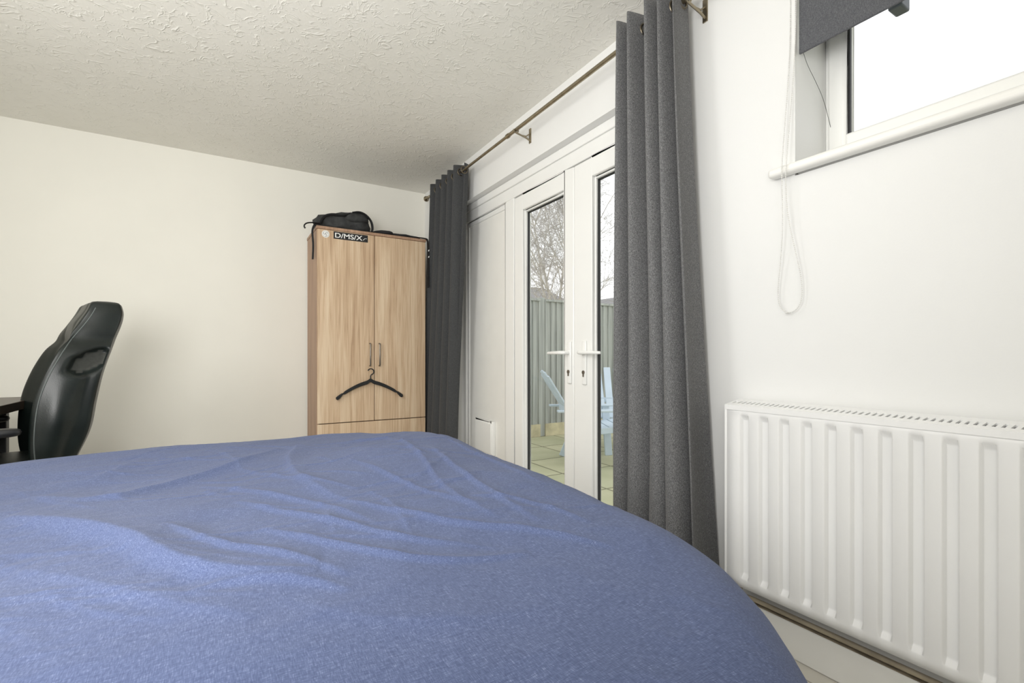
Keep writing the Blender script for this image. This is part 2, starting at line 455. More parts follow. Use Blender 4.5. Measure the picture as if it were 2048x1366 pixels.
# ------------------------------------------------------------------ radiator
RX = 1.45; RY0, RY1 = -.03, 1.012; RZ0, RZ1 = .195, .803; RZF = .788
t = thing('radiator', (1.49, .49, RZ0), 0, 'white ribbed panel radiator on the wall under the high window', 'radiator')
pitch = .0645; y_s = RY0+.028; nfl = 15
prof = [(0,0),(.42,0),(.45,.10),(.52,.92),(.55,1),(.82,1),(.85,.92),(.92,.10),(.95,0)]
ychan = [(RY0, 0)]
y = y_s
for k in range(nfl):
    for a, hh in prof: ychan.append((y+a*pitch, hh))
    y += pitch
ychan.append((RY1, 0))
zst = [(0,0),(.042,0),(.052,.15),(.072,.86),(.082,1),(.922,1),(.932,.86),(.952,.15),(.962,0),(1,0)]
q = MB(); vs = []; fs = []
for zt_, zw in zst:
    for yy, hh in ychan:
        vs.append((RX + .014*(hh*zw), yy, lerp(RZ0, RZF-.004, zt_)))
nY = len(ychan)
for j in range(len(zst)-1):
    for i in range(nY-1):
        fs.append((j*nY+i, j*nY+i+1, (j+1)*nY+i+1, (j+1)*nY+i))
q.add(vs, fs)
q.build('front_panel', M['radiator'], t, solid=.002, soff=1, bevel=0, smooth=35)
q = MB(); q.box(RX+.022, RX+.062, RY0+.01, RY1-.01, RZ0+.02, RZF-.010); q.build('convector_core', M['inside_shade'], t)  # plain box, coloured dark to carry the shade behind the grille slots
q = MB(); q.box(1.516, 1.530, RY0, RY1, RZ0, RZ1-.012); q.build('rear_panel', M['radiator'], t, bevel=.004)
for yy in (RY1, RY0):
    MB().prism([(RX-.002, RZ0+.005), (1.531, RZ0+.005), (1.531, RZ1), (RX-.002, RZF)], yy-.004, yy+.004, axis='y').build('side_cover', M['radiator'], t, bevel=.002)
q = MB(); q.prism([(RX-.003, RZF-.016), (RX+.020, RZF-.016), (RX+.020, RZF+.0045), (RX-.003, RZF)], RY0, RY1, axis='y')
q.prism([(1.504, RZ1-.016), (1.532, RZ1-.014), (1.532, RZ1), (1.504, RZ1-.0055)], RY0, RY1, axis='y')
yy = RY0+.012
while yy < RY1-.01:
    q.obox((RX+.016, yy, RZF+.002), (1.508, yy, RZ1-.0065), .0088, .004); yy += .0155
q.build('top_grille', M['radiator'], t)
for yy in (.12, .86): MB().box(1.529, 1.5499, yy-.02, yy+.02, .3, .72).build('wall_bracket', M['steel'], t)
q = MB(); q.tube([(1.49, .985, .20), (1.49, .985, .16), (1.505, .985, .142), (1.52, .97, .137), (1.52, .3, .137), (1.52, -.02, .137)], .0075, 12)
q.build('pipe', M['pipe'], t, label='dusty beige pipe along the skirting')
q = MB(); q.box(XW-.0235, XW-.0005, YF+.01, DO[0]-.03, .1152, .1172); q.build('trim_2', M['dust'], kind='structure', label='dusty brown top ledge of the skirting under the radiator', cat='ledge')

# ------------------------------------------------------------------ curtain pole and curtains
PX, PZ = 1.45, 2.255
t = thing('curtain_pole', (PX, 2.4, PZ), 0, 'antique brass curtain pole on brackets above the french doors', 'curtain pole')
MB().tube([(PX, 1.10, PZ), (PX, 2.45, PZ)], .0105, 16).build('pole', M['brass'], t)
MB().tube([(PX, 2.38, PZ), (PX, 3.74, PZ)], .0088, 16).build('inner_pole', M['brass'], t)
MB().tube([(PX, 2.44, PZ), (PX, 2.462, PZ)], .0138, 16).build('collar', M['brass'], t)
for yy, sg in ((1.10, -1), (3.74, 1)):
    MB().lathe([(.0,0),(.012,0),(.013,sg*.012),(.010,sg*.016),(.020,sg*.03),(.024,sg*.042),(.019,sg*.056),(.009,sg*.063),(0,sg*.064)], (PX, yy, PZ), 16, axis='y').build('finial', M['brass'], t)
for yy in (1.165, 2.36, 3.69):
    q = MB()
    q.box(XW-.005, XW-.0003, yy-.010, yy+.010, PZ-.055, PZ+.03)
    q.tube([(XW-.004, yy, PZ-.04), (XW-.03, yy, PZ-.03), (PX+.02, yy, PZ-.020), (PX, yy, PZ-.016)], .005, 8)
    q.tube([(XW-.004, yy, PZ+.0), (XW-.03, yy, PZ-.02), (PX+.03, yy, PZ-.023)], .0035, 8)
    q.tube([(PX+.0165*math.cos(a), yy, PZ+.0165*math.sin(a)) for a in [PI*1.0+PI*k/8 for k in range(9)]], .004, 8)
    q.build('bracket', M['brass'], t)

def curtain(name, yt0, yt1, yb0, yb1, nf, at, ab, xb, label, seed, mat, zbot=.03, ztop=PZ+.05, wrp=.3, ph0=0, irr=.6, wside=1.0):
    t = thing(name, (PX, (yt0+yt1)/2, zbot), 0, label, 'curtain', 'eyelet curtains on the pole')
    def phase(s, tt):
        return ph0 + 2*PI*(nf*s + wrp*math.sin(PI*s)*noise.noise(Vector((s*2.6, 3.3, seed))) + irr*tt*noise.noise(Vector((s*2.6, tt*.7, seed+9))))
    def pos(s, tt):
        z = lerp(ztop, zbot, tt)
        k = tt**.9
        ph = phase(s, tt)
        y = lerp(lerp(yt0, yt1, s), lerp(yb0, yb1, s), sst(0, 1, k)*.5+k*.5)
        amp = lerp(at, ab, k)*(1+(.12+.4*k)*noise.noise(Vector((s*nf*.8, tt*.6, seed))))
        wv = math.sin(ph) + .2*k*math.sin(2*ph+seed)
        if wv > 0: wv *= lerp(wside, 1, k)
        x = lerp(PX, xb, k) + amp*wv + .016*k*noise.noise(Vector((s*6, tt*1.4, seed+4)))
        y += .34*(yt1-yt0)/nf*k*math.cos(ph+1.2*noise.noise(Vector((s*3, tt*.8, seed))))
        return (min(x, XW-.012), y, z)
    q = MB(); q.grid(pos, int(nf*26), 60)
    q.build('fabric', mat, t, solid=.003, soff=0, smooth=180)
    last = phase(0, .02)/PI
    N = 800
    for i in range(1, N+1):
        s = i/N; cur = phase(s, .02)/PI
        if math.floor(cur) != math.floor(last):
            p = pos(s, .02)
            ring = [(PX+.024*math.cos(a), p[1], PZ+.024*math.sin(a)) for a in [2*PI*k/20 for k in range(20)]]
            MB().tube(ring, .0045, 8, closed=True).build('eyelet', M['eyelet'], t)
        last = cur
    return t
curtain('curtain', 1.455, 1.17, 1.440, 1.05, 4, .076, .086, 1.410, 'large dark grey eyelet curtain gathered next to the radiator', 5, M['curtain'], ph0=-PI/2, ztop=2.314, irr=.5, wside=.7)
curtain('curtain', 3.05, 3.60, 3.22, 3.72, 5, .046, .050, 1.445, 'far dark grey eyelet curtain hanging beside the oak wardrobe', 8, M['curtain_shaded'], wrp=.1, irr=.35)

# ------------------------------------------------------------------ wardrobe
wx0, wx1, wy0, wy1, wh = .571, 1.377, 3.608, 4.055, 1.872
t = thing('wardrobe', ((wx0+wx1)/2, (wy0+wy1)/2, 0), 0, 'pale oak two door wardrobe with drawer in the far corner', 'wardrobe')
for x0 in (wx0, wx1-.018): MB().box(x0, x0+.018, wy0+.018, wy1, 0, wh-.02).build('side_panel', M['oak_edge'], t, bevel=.001)
MB().box(wx0-.004, wx1+.004, wy0-.004, wy1, wh-.02, wh).build('top_panel', M['oak_edge'], t, bevel=.0015)
MB().box(wx0+.018, wx1-.018, wy1-.01, wy1-.002, .06, wh-.02).build('back_panel', M['oak_edge'], t)
MB().box(wx0+.018, wx1-.018, wy0+.03, wy0+.046, 0, .06).build('plinth', M['oak_edge'], t)
MB().box(wx0+.018, wx1-.018, wy0+.02, wy1-.01, .44, .456).build('shelf', M['oak_edge'], t)
cxm = (wx0+wx1)/2
def bow(xx, z0, z1):
    q = MB(); y = wy0
    q.tube([(xx, y, z0+.012), (xx, y-.012, z0+.012), (xx, y-.019, z0+.014), (xx, y-.022, z0+.022), (xx, y-.022, z1-.022), (xx, y-.019, z1-.014), (xx, y-.012, z1-.012), (xx, y, z1-.012)], .0052, 10)
    return q
dl = MB().box(wx0+.002, cxm-.0022, wy0, wy0+.017, .47, wh-.022).build('door', M['oak'], t, bevel=.0012)
dr = MB().box(cxm+.0022, wx1-.002, wy0, wy0+.017, .47, wh-.022).build('door', M['oak'], t, bevel=.0012)
bow(cxm-.035, .865, 1.055).build('handle', M['steel'], dl)
bow(cxm+.035, .865, 1.055).build('handle', M['steel'], dr)
dd = MB().box(wx0+.002, wx1-.002, wy0, wy0+.017, .27, .464).build('drawer', M['oak'], t, bevel=.0012)
dd2 = MB().box(wx0+.002, wx1-.002, wy0, wy0+.017, .065, .265).build('drawer', M['oak'], t, bevel=.0012)
for d_, z in ((dd, .34), (dd2, .165)):
    MB().tube([(cxm-.08, wy0, z), (cxm-.08, wy0-.02, z), (cxm-.07, wy0-.026, z), (cxm+.07, wy0-.026, z), (cxm+.08, wy0-.02, z), (cxm+.08, wy0, z)], .0055, 10).build('handle', M['steel'], d_)
def text_into(mb, body, x0, x1, zc, y, hgt, mi, shear=0):
    cu = bpy.data.curves.new('lettering', 'FONT'); cu.body = body; cu.size = 1; cu.shear = shear; cu.offset = .014; cu.space_character = 1.0
    to = bpy.data.objects.new('lettering', cu); COL.objects.link(to)
    dg = bpy.context.evaluated_depsgraph_get()
    me = bpy.data.meshes.new_from_object(to.evaluated_get(dg))
    xs = [v.co.x for v in me.vertices]; yy = [v.co.y for v in me.vertices]
    a, bb, c, d = min(xs), max(xs), min(yy), max(yy)
    vs = [(lerp(x0, x1, (v.co.x-a)/(bb-a)), y, zc-hgt/2+hgt*(v.co.y-c)/(d-c)) for v in me.vertices]
    mb.add(vs, [tuple(p.vertices) for p in me.polygons], mi)
    bpy.data.objects.remove(to); bpy.data.meshes.remove(me); bpy.data.curves.remove(cu)
q = MB(); sx0, sx1, sz0, sz1 = .682, .925, 1.792, 1.845
q.box(sx0, sx1, wy0-.0010, wy0-.0002, sz0, sz1, 0)
text_into(q, 'D/MS/X', sx0+.010, sx1-.040, (sz0+sz1)/2, wy0-.0016, .035, 1)
q.add([(sx1-.037, wy0-.0016, sz0+.013), (sx1-.032, wy0-.0016, sz0+.013), (sx1-.022, wy0-.0016, sz0+.026), (sx1-.025, wy0-.0016, sz0+.027)], [(0,1,2,3)], 1)
q.add([(sx1-.024, wy0-.0016, sz0+.025), (sx1-.008, wy0-.0016, sz0+.026), (sx1-.008, wy0-.0016, sz0+.028), (sx1-.024, wy0-.0016, sz0+.028)], [(0,1,2,3)], 1)
q.build('sticker', [M['black_sticker'], M['white_mark']], dl, label='black sticker with white lettering', smooth=0, recalc=False)
q = MB()
def disc(mb, x, z, r, y, mi, n=28): mb.add([(x+r*math.cos(2*PI*k/n), y, z+r*math.sin(2*PI*k/n)) for k in range(n)], [tuple(range(n))], mi)
def ringm(mb, x, z, r0, r1, y, mi, n=28, a0=0, a1=2*PI):
    vs = []
    for k in range(n+1):
        a = lerp(a0, a1, k/n); vs += [(x+r0*math.cos(a), y, z+r0*math.sin(a)), (x+r1*math.cos(a), y, z+r1*math.sin(a))]
    mb.add(vs, [(2*k, 2*k+1, 2*k+3, 2*k+2) for k in range(n)], mi)
lx, lz = .628, 1.818
disc(q, lx, lz, .026, wy0-.0006, 0); ringm(q, lx, lz, .020, .0212, wy0-.0012, 1)
for a in (0, 2.1, 4.2): ringm(q, lx+.008*math.cos(a+.5), lz+.008*math.sin(a+.5), .006, .0085, wy0-.0012, 1, 12, a, a+4)
q.build('sticker', [M['white_mark'], M['grey_mark']], dl, label='round white sticker with grey emblem', smooth=0, recalc=False)

# ------------------------------------------------------------------ clothes hanger
hx, hz, hy = .938, .772, wy0-.026
t = thing('clothes_hanger', (hx, hy, .66), 0, 'black plastic clothes hanger hooked on the wardrobe door handle', 'hanger')
def arm_top(s):
    a = abs(s)
    return (hx+s*.245, hz - .012*a - .105*a**1.6)
def arm(mb):
    vs = []; n = 40
    for i in range(n+1):
        s = lerp(-1, 1, i/n); x, z = arm_top(s); a = abs(s)
        th = .028 - .006*a + (.008*sst(.82, .93, a)) - .007*math.exp(-((a-.80)/.03)**2)*1
        th *= (1 - .5*sst(.95, 1, a))
        zz = z + .014*math.exp(-(s/.06)**2)
        for dy, dz in ((-.007, 0), (.007, 0), (.007, -th), (-.007, -th)): vs.append((x, hy+dy, zz+dz + (.005*math.exp(-((a-.80)/.03)**2)*(-1 if dz == 0 else 0))))
    fs = []
    for i in range(n):
        for k in range(4): fs.append((i*4+k, i*4+(k+1) % 4, (i+1)*4+(k+1) % 4, (i+1)*4+k))
    fs += [(3,2,1,0), tuple(n*4+k for k in range(4))]
    mb.add(vs, fs)
q = MB(); arm(q); q.build('hanger_body', M['black_plastic'], t, bevel=.003)
hk = [(hx, hy, hz+.005), (hx, hy, hz+.03)] + [(hx+.002+.022*math.cos(a), hy, hz+.062+.022*math.sin(a)) for a in [math.radians(d) for d in range(-80, 171, 20)]]
q = MB(); q.tube(hk, .0042, 10); q.build('hook', M['black_plastic'], t)

# ------------------------------------------------------------------ backpack etc. on the wardrobe
zt = wh
t = thing('backpack', (.78, 3.80, zt), 0, 'crumpled charcoal backpack lying on top of the wardrobe', 'backpack')
def lump(mb, c, rx, ry, rz, seed, a=.28):
    nu, nv = 52, 26; vs = []; c = Vector(c)
    for j in range(nv+1):
        ph = -PI/2+PI*j/nv
        for i in range(nu):
            th = 2*PI*i/nu
            e = .75
            sp = lambda w_: math.copysign(abs(w_)**e, w_)
            p = Vector((rx*sp(math.cos(ph))*sp(math.cos(th)), ry*sp(math.cos(ph))*sp(math.sin(th)), rz*sp(math.sin(ph))))
            n1 = noise.noise((p+c)*8+Vector((seed,0,0))); n2 = 1-2*abs(noise.noise((p+c)*17+Vector((0,seed,0))))
            p *= 1+a*n1+.09*n2
            q2 = c+p; q2.z = max(q2.z, zt+.0005)
            vs.append(q2)
    fs = [(j*nu+i, j*nu+(i+1) % nu, (j+1)*nu+(i+1) % nu, (j+1)*nu+i) for j in range(nv) for i in range(nu)]
    mb.add(vs, fs)
q = MB(); lump(q, (.775, 3.79, zt+.052), .180, .16, .080, 2); q.build('bag_body', M['bag'], t, smooth=180)
q = MB(); lump(q, (.84, 3.73, zt+.105), .105, .10, .043, 5); q.build('front_pocket', M['bag'], t, smooth=180)
q = MB(); q.tube(chaikin([Vector(p) for p in [(.82,3.64,zt+.135),(.87,3.625,zt+.146),(.92,3.63,zt+.13),(.965,3.65,zt+.09),(.975,3.66,zt+.035),(.96,3.65,zt+.01)]]), .014, 8, flat=.45); q.build('strap', M['bag_dark'], t)
q = MB(); q.tube(chaikin([Vector(p) for p in [(.60,3.66,zt+.03),(.62,3.64,zt+.08),(.68,3.625,zt+.10),(.75,3.62,zt+.095),(.80,3.64,zt+.12)]]), .015, 8, flat=.45); q.build('strap', M['bag_dark'], t)
q = MB(); q.tube(chaikin([Vector(p) for p in [(.63,3.70,zt+.045),(.60,3.69,zt+.045),(.565,3.68,zt+.028),(.548,3.675,zt-.02),(.552,3.672,zt-.08),(.556,3.672,zt-.13),(.552,3.672,zt-.23)]]), .013, 8, flat=.35); q.build('hanging_strap', M['bag_dark'], t)
q = MB(); q.tube(chaikin([Vector(p) for p in [(.60,3.67,zt+.03),(.55,3.66,zt+.03),(.505,3.655,zt+.018),(.49,3.655,zt-.005),(.50,3.655,zt-.02)]]), .010, 8, flat=.5); q.build('buckle', M['black_plastic'], t)
t = thing('cloth_bundle', (1.12, 3.75, zt), 0, 'flat black cloth bundle lying beside the backpack on the wardrobe', 'cloth')
q = MB(); q.sell((1.06, 3.70, zt+.019), .075, .08, .018, .7, 24, 12, nz=.3, nsc=16); q.build('bunched_end', M['bag_dark'], t, smooth=180)
q = MB(); q.sell((1.22, 3.70, zt+.013), .125, .08, .0125, .7, 24, 10, nz=.3, nsc=14); q.build('flat_end', M['bag_dark'], t, smooth=180)
t = thing('lanyard', (1.40, 3.66, 1.50), 0, 'black strap with white arrow marks hanging at the wardrobe side', 'strap')
q = MB(); q.tube(chaikin([Vector(p) for p in [(1.30,3.60,zt+.005),(1.36,3.60,zt+.006),(1.388,3.60,zt+.002),(1.392,3.60,zt-.03),(1.392,3.598,zt-.15),(1.392,3.598,zt-.38)]]), .019, 8, flat=.12)
q.build('strap', M['bag_dark'], t)
for k in range(2):
    z = zt-.10-.05*k
    MB().add([(1.3870, 3.578, z), (1.3965, 3.578, z+.006), (1.3965, 3.578, z+.018), (1.3870, 3.578, z+.012)], [(0,1,2,3)]).build('arrow_mark', M['white_mark'], t, smooth=0, recalc=False)

# ------------------------------------------------------------------ bed and duvet
t = thing('bed', (.03, 1.13, 0), 0, 'double bed hidden underneath the blue duvet', 'bed')
MB().box(-.64, .60, .44, 2.06, .08, .33).build('bed_base', M['bedbase'], t, bevel=.02)
MB().box(-.66, .62, .42, 2.08, .33, .560).build('mattress', M['mattress'], t, bevel=.05, seg=4)
for x in (-.58, .54):
    for y in (.52, 1.98): MB().lathe([(.02,0),(.028,.08)], (x, y, 0), 12).build('leg', M['black_plastic'], t)

CAM_Z = .95; FPX = 960; CXP, CYP = 1024, 712
TH = math.atan2(579, 960); SN, CS = math.sin(TH), math.cos(TH)
def onz(px, py, z):
    u = (px-CXP)/FPX; d = (CAM_Z-z)*FPX/(py-CYP)
    return Vector((d*(SN+u*CS), d*(CS-u*SN)))
creases = []
def add_crease(P, A, wd, pw=1.4):
    P = [Vector((p.x, p.y)) for p in chaikin([Vector((p.x, p.y, 0)) for p in P], 1)]
    L = [0]
    for a, b_ in zip(P, P[1:]): L.append(L[-1]+(b_-a).length)
    xs = [p.x for p in P]; yy = [p.y for p in P]; mg = min(.12, wd*7)
    creases.append((P, L, A, wd, min(xs)-mg, max(xs)+mg, min(yy)-mg, max(yy)+mg))
for pts, A, wd in [
    ([(640,872),(575,905),(585,950),(650,990),(720,1012)], .012, .014),
    ([(0,1030),(120,1046),(250,1076),(330,1122),(430,1148),(570,1150),(640,1140)], .025, .018),
    ([(60,985),(200,1000),(330,962),(470,925),(560,895)], .015, .022),
    ([(470,1000),(640,1040),(790,1075),(900,1082)], .009, .006),
    ([(520,1055),(700,1100),(860,1122),(1060,1098)], .010, .006),
    ([(690,1005),(900,1048),(1060,1058),(1230,1092)], .009, .006),
    ([(380,1182),(470,1162),(610,1160),(700,1180)], .008, .006),
    ([(860,915),(960,985),(1080,1046)], .009, .007),
    ([(760,880),(830,920),(900,1000),(1000,1040)], .009, .007),
    ([(0,1120),(150,1150),(330,1200),(520,1230)], .008, .018),
    ([(330,1050),(430,1090),(560,1110),(700,1150)], .010, .007),
    ([(940,1000),(1060,1010),(1180,1050)], .007, .006),
    ([(280,915),(200,950),(90,960)], .011, .018),
    ([(560,1190),(700,1230),(900,1235),(1100,1200)], .004, .02),
    ([(700,930),(820,980),(960,1020)], .007, .006),
    ([(400,960),(520,985),(640,1010),(760,1050)], .008, .007),
    ([(880,890),(980,930),(1090,980)], .006, .007),
    ([(480,930),(600,965),(720,985)], .006, .006),
]:
    add_crease([onz(a, b_, .632) for a, b_ in pts], A, wd)
rc = random.Random(21)
for k in range(60):
    x, y = rc.uniform(-.45, .58), rc.uniform(.85, 2.0)
    a = rc.gauss(-.35, .45); L = rc.uniform(.14, .42); P = []
    for i in range(4):
        P.append(Vector((x, y))); a += rc.uniform(-.3, .3)
        x += math.cos(a)*L/3; y += math.sin(a)*L/3
    add_crease(P, rc.uniform(.0016, .0038), rc.uniform(.0045, .0065))
def crease_h(x, y):
    h = 0
    for P, L, A, wd, x0, x1, y0, y1 in creases:
        if not (x0 < x < x1 and y0 < y < y1): continue
        best = 9; bt = 0; sg = 1
        for i in range(len(P)-1):
            ax, ay = P[i]; bx, by = P[i+1]; dx, dy = bx-ax, by-ay; l2 = dx*dx+dy*dy
            tt = max(0, min(1, ((x-ax)*dx+(y-ay)*dy)/l2))
            ex, ey = x-ax-dx*tt, y-ay-dy*tt; d = ex*ex+ey*ey
            if d < best: best = d; bt = (L[i]+tt*(L[i+1]-L[i]))/L[-1]; sg = 1 if dx*ey-dy*ex > 0 else -1
        d = math.sqrt(best); w_ = wd*(3.2 if sg > 0 else .8)
        h += A*math.exp(-(d/w_)**1.3)*math.sqrt(max(0, math.sin(PI*bt)))
    return h
cx0, cx1, cy0, cy1, rr = -.60, .67, .27, 2.07, .13
ztop = .622; drop = .40
arc = rr*PI/2; DM = arc+drop
def corner_map(bx, by):
    for X, sx in ((cx0, -1), (cx1, 1)):
        for Y, sy in ((cy0, -1), (cy1, 1)):
            R = .47 if (sx, sy) == (1, -1) else .16
            p = 1-(X-bx)*sx/R; q_ = 1-(Y-by)*sy/R
            if p > 0 and q_ > 0:
                p2 = p*math.sqrt(1-q_*q_/2); q2 = q_*math.sqrt(1-p*p/2)
                L = math.hypot(p2, q2) or 1
                return X-sx*R+sx*R*p2, Y-sy*R+sy*R*q2, sx*p2/L, sy*q2/L
    return bx, by, None, None
def duvet(a, b_):
    bx = min(max(a, cx0), cx1); by = min(max(b_, cy0), cy1)
    dx, dy = a-bx, b_-by
    d = max(abs(dx), abs(dy))
    mxp, myp, ux, uy = corner_map(bx, by)
    if ux is None:
        L = math.hypot(dx, dy) or 1; ux, uy = dx/L, dy/L
    if d < arc:
        an = d/rr; off = rr*math.sin(an); dp = rr*(1-math.cos(an))
    else:
        an = PI/2; off = rr+.04*(d-arc); dp = rr+(d-arc)
    if d == 0: off = 0
    x, y, z = mxp+ux*off, myp+uy*off, ztop-dp
    top = 1-sst(0, arc*1.3, d)
    p = Vector((x, y, d))
    h = .040*math.exp(-((x-.56)/.34)**2-((y-1.40)/.5)**2)
    h += .016*noise.noise(p*2.3+Vector((3,1,0))) + .006*noise.noise(p*5+Vector((1,7,0)))
    q_ = Vector((x*1.4+y*.9, y*2.0-x*1.0, d))
    wk = sst(-.15, .35, noise.noise(p*2.7+Vector((9,2,4))))
    h += .0025*(1-abs(noise.noise(q_*3.6))*2) + (.0011*(1-abs(noise.noise(q_*8+Vector((5,2,0))))*2.4) + .0006*(1-abs(noise.noise(q_*17+Vector((1,4,0))))*2.4))*wk
    h *= (.35+.65*top)
    h += crease_h(x, y)*(.3+.7*top)
    side = sst(arc*.5, arc*1.6, d)
    tang = x+y
    h += side*(.012*math.sin(tang*17+2*noise.noise(p*2))+.010*noise.noise(Vector((tang*5, d*2, 3))))
    x += ux*math.sin(an)*h; y += uy*math.sin(an)*h; z += math.cos(an)*h
    return (x, y, max(z, .1))
def samples(c0, c1, step):
    o = []; n1 = 56
    for k in range(n1): o.append(c0-DM*(1-k/n1))
    n2 = int((c1-c0)/step)
    for k in range(n2+1): o.append(lerp(c0, c1, k/n2))
    for k in range(1, n1+1): o.append(c1+DM*k/n1)
    return o
A_, B_ = samples(cx0, cx1, .0042), samples(cy0, cy1, .0042)
q = MB(); vs = [duvet(a, b_) for b_ in B_ for a in A_]; fs = []
nA = len(A_)
for j in range(len(B_)-1):
    bm_ = (B_[j]+B_[j+1])/2; oy = bm_ < cy0 or bm_ > cy1
    for i in range(nA-1):
        am_ = (A_[i]+A_[i+1])/2
        if oy and (am_ < cx0 or am_ > cx1): continue
        fs.append((j*nA+i, j*nA+i+1, (j+1)*nA+i+1, (j+1)*nA+i))
q.add(vs, fs)
q.build('duvet', M['duvet'], smooth=180, solid=.008, soff=-1, label='rumpled blue chambray duvet cover spread over the bed', cat='duvet', merge=1e-5)

# ------------------------------------------------------------------ desk and office chair
t = thing('desk', (-1.13, 2.82, 0), 0, 'dark desk edge at the far left behind the black office chair', 'desk')
MB().box(-1.48, -.80, 2.22, 3.42, .70, .74).build('desk_top', M['desk'], t, bevel=.003)
for y in (2.26, 3.36): MB().box(-1.46, -.92, y-.02, y+.02, 0, .70).build('side_leg', M['black_plastic'], t, bevel=.003)
MB().box(-1.46, -1.44, 2.28, 3.34, .35, .70).build('back_board', M['black_plastic'], t)

f = Vector((-.95, -.31)); rz = math.atan2(f.y, f.x)
t = thing('office_chair', (-.80, 2.875, 0), rz, 'black leather racing style office chair pushed up to the desk', 'chair')
REAR = [(.44,-.195),(.51,-.218),(.63,-.262),(.76,-.283),(.89,-.308),(1.02,-.350),(1.10,-.378),(1.15,-.386),(1.19,-.380)]
EDGE = [(.44,-.075),(.52,-.055),(.63,-.050),(.76,-.062),(.86,-.090),(.95,-.128),(1.02,-.168),(1.10,-.220),(1.15,-.246),(1.19,-.262)]
HW = [(.44,.20),(.52,.25),(.63,.265),(.76,.268),(.90,.268),(.97,.250),(1.03,.212),(1.09,.190),(1.15,.180),(1.19,.160)]
WING = [(.44,.06),(.60,.09),(.80,.095),(.92,.075),(1.02,.03),(1.10,.008),(1.19,.0)]
NF, NRM, NLV = 20, 10, 60
def slot(k, z):
    half = {4: .030, 5: .046, 6: .052, 7: .052, 8: .046, 9: .03}.get(k, 0)
    if not half: return 0
    zc = .925+.006*(k-6)
    return .040*(1-sst(half-.008, half+.008, abs(z-zc)))
def side_relief(tt, z):
    bol = .024*math.exp(-((z-.70)/.13)**2)*math.exp(-((tt-.38)/.22)**2)
    seam = -.012*math.exp(-((tt-.66-.25*(z-.7))/.05)**2)*(1-sst(.86, .9, z))
    neck = -.014*math.exp(-((z-1.02)/.03)**2)
    return bol+seam+neck
def ring(z):
    e, r_, hw, wg = crom(EDGE, z), crom(REAR, z), crom(HW, z), interp(WING, z)
    pts = []
    for i in range(NF+1):
        u = -1+2*i/NF
        x = e - wg*(1-abs(u)**2.4)
        x += .016*math.exp(-((z-1.10)/.05)**2)*(1-u*u) + .018*math.exp(-((z-.66)/.09)**2)*(1-u*u) - .008*math.exp(-((abs(u)-.6)/.06)**2) - .012*math.exp(-((z-1.02)/.022)**2)
        pts.append((x, u*hw, z, 0))
    for k in range(1, NRM):
        tt = k/NRM; ins = slot(k, z)
        pts.append((lerp(e, r_, tt), hw*(1-.06*tt*tt)+.008*math.sin(PI*tt)+side_relief(tt, z)-ins, z, 1 if ins > .02 else 0))
    for i in range(NF+1):
        u = 1-2*i/NF
        pts.append((r_ + .03*abs(u)**3 - .008, u*hw*.93, z, 0))
    for k in range(1, NRM):
        tt = 1-k/NRM; ins = slot(NRM-k, z)
        pts.append((lerp(e, r_, tt), -(hw*(1-.06*tt*tt)+.008*math.sin(PI*tt)+side_relief(tt, z)-ins), z, 1 if ins > .02 else 0))
    return pts
rings = [ring(lerp(.44, 1.19, j/NLV)) for j in range(NLV+1)]
nR = len(rings[0]); q = MB()
q.v = [p[:3] for r_ in rings for p in r_]
for j in range(NLV):
    for i in range(nR):
        i2 = (i+1) % nR
        q.f.append([j*nR+i, j*nR+i2, (j+1)*nR+i2, (j+1)*nR+i])
        q.m.append(1 if (rings[j][i][3] + rings[j][i2][3] + rings[j+1][i2][3] + rings[j+1][i][3]) >= 4 else 0)
for j, hgt, inn in ((0, -.012, .8), (NLV, .010, .84)):
    r_ = rings[j]; cxr = sum(p[0] for p in r_)/nR
    o = len(q.v); q.v += [(cxr+(p[0]-cxr)*inn, p[1]*inn, p[2]+hgt) for p in r_]
    for i in range(nR):
        q.f.append([j*nR+i, j*nR+(i+1) % nR, o+(i+1) % nR, o+i]); q.m.append(0)
    for i in range(NF):
        a0, a1 = i, i+1; b0 = NF+NRM+(NF-i); b1 = NF+NRM+(NF-i-1)
        q.f.append([o+a0, o+a1, o+b1, o+b0]); q.m.append(0)
    for st, en in ((NF, NF+NRM), (2*NF+NRM, nR)):
        q.f.append([o+(i % nR) for i in range(st, en+1)]); q.m.append(0)
q.build('backrest', [M['leather'], M['lining']], t, sub=1, local=True)
for sgn in (-1, 1):
    q = MB(); pts = []
    for k in range(34):
        z = lerp(.50, 1.165, k/33); pts.append((crom(EDGE, z)-.022, sgn*(crom(HW, z)+side_relief(.12, z)+.003), z))
    q.tube(pts, .0024, 6); q.build('piping', M['piping'], t, local=True)
q = MB(); q.sell((.05, 0, .46), .255, .25, .055, .45, 32, 14); q.build('seat', M['leather'], t, local=True, smooth=180)
for sgn in (-1, 1):
    q = MB(); q.sell((.10, sgn*.315, .655), .135, .032, .018, .5, 24, 10); ar = q.build('armrest', M['black_plastic'], t, local=True, smooth=180)
    q = MB(); q.tube([(.11, sgn*.315, .645), (.11, sgn*.305, .55), (.06, sgn*.22, .43)], .02, 10); q.build('arm_bracket', M['black_plastic'], ar, local=True)
q = MB(); q.lathe([(.028,.10),(.028,.26),(.018,.27),(.018,.41),(.07,.412)], (0,0,0), 16); q.build('gas_column', M['black_plastic'], t, local=True)
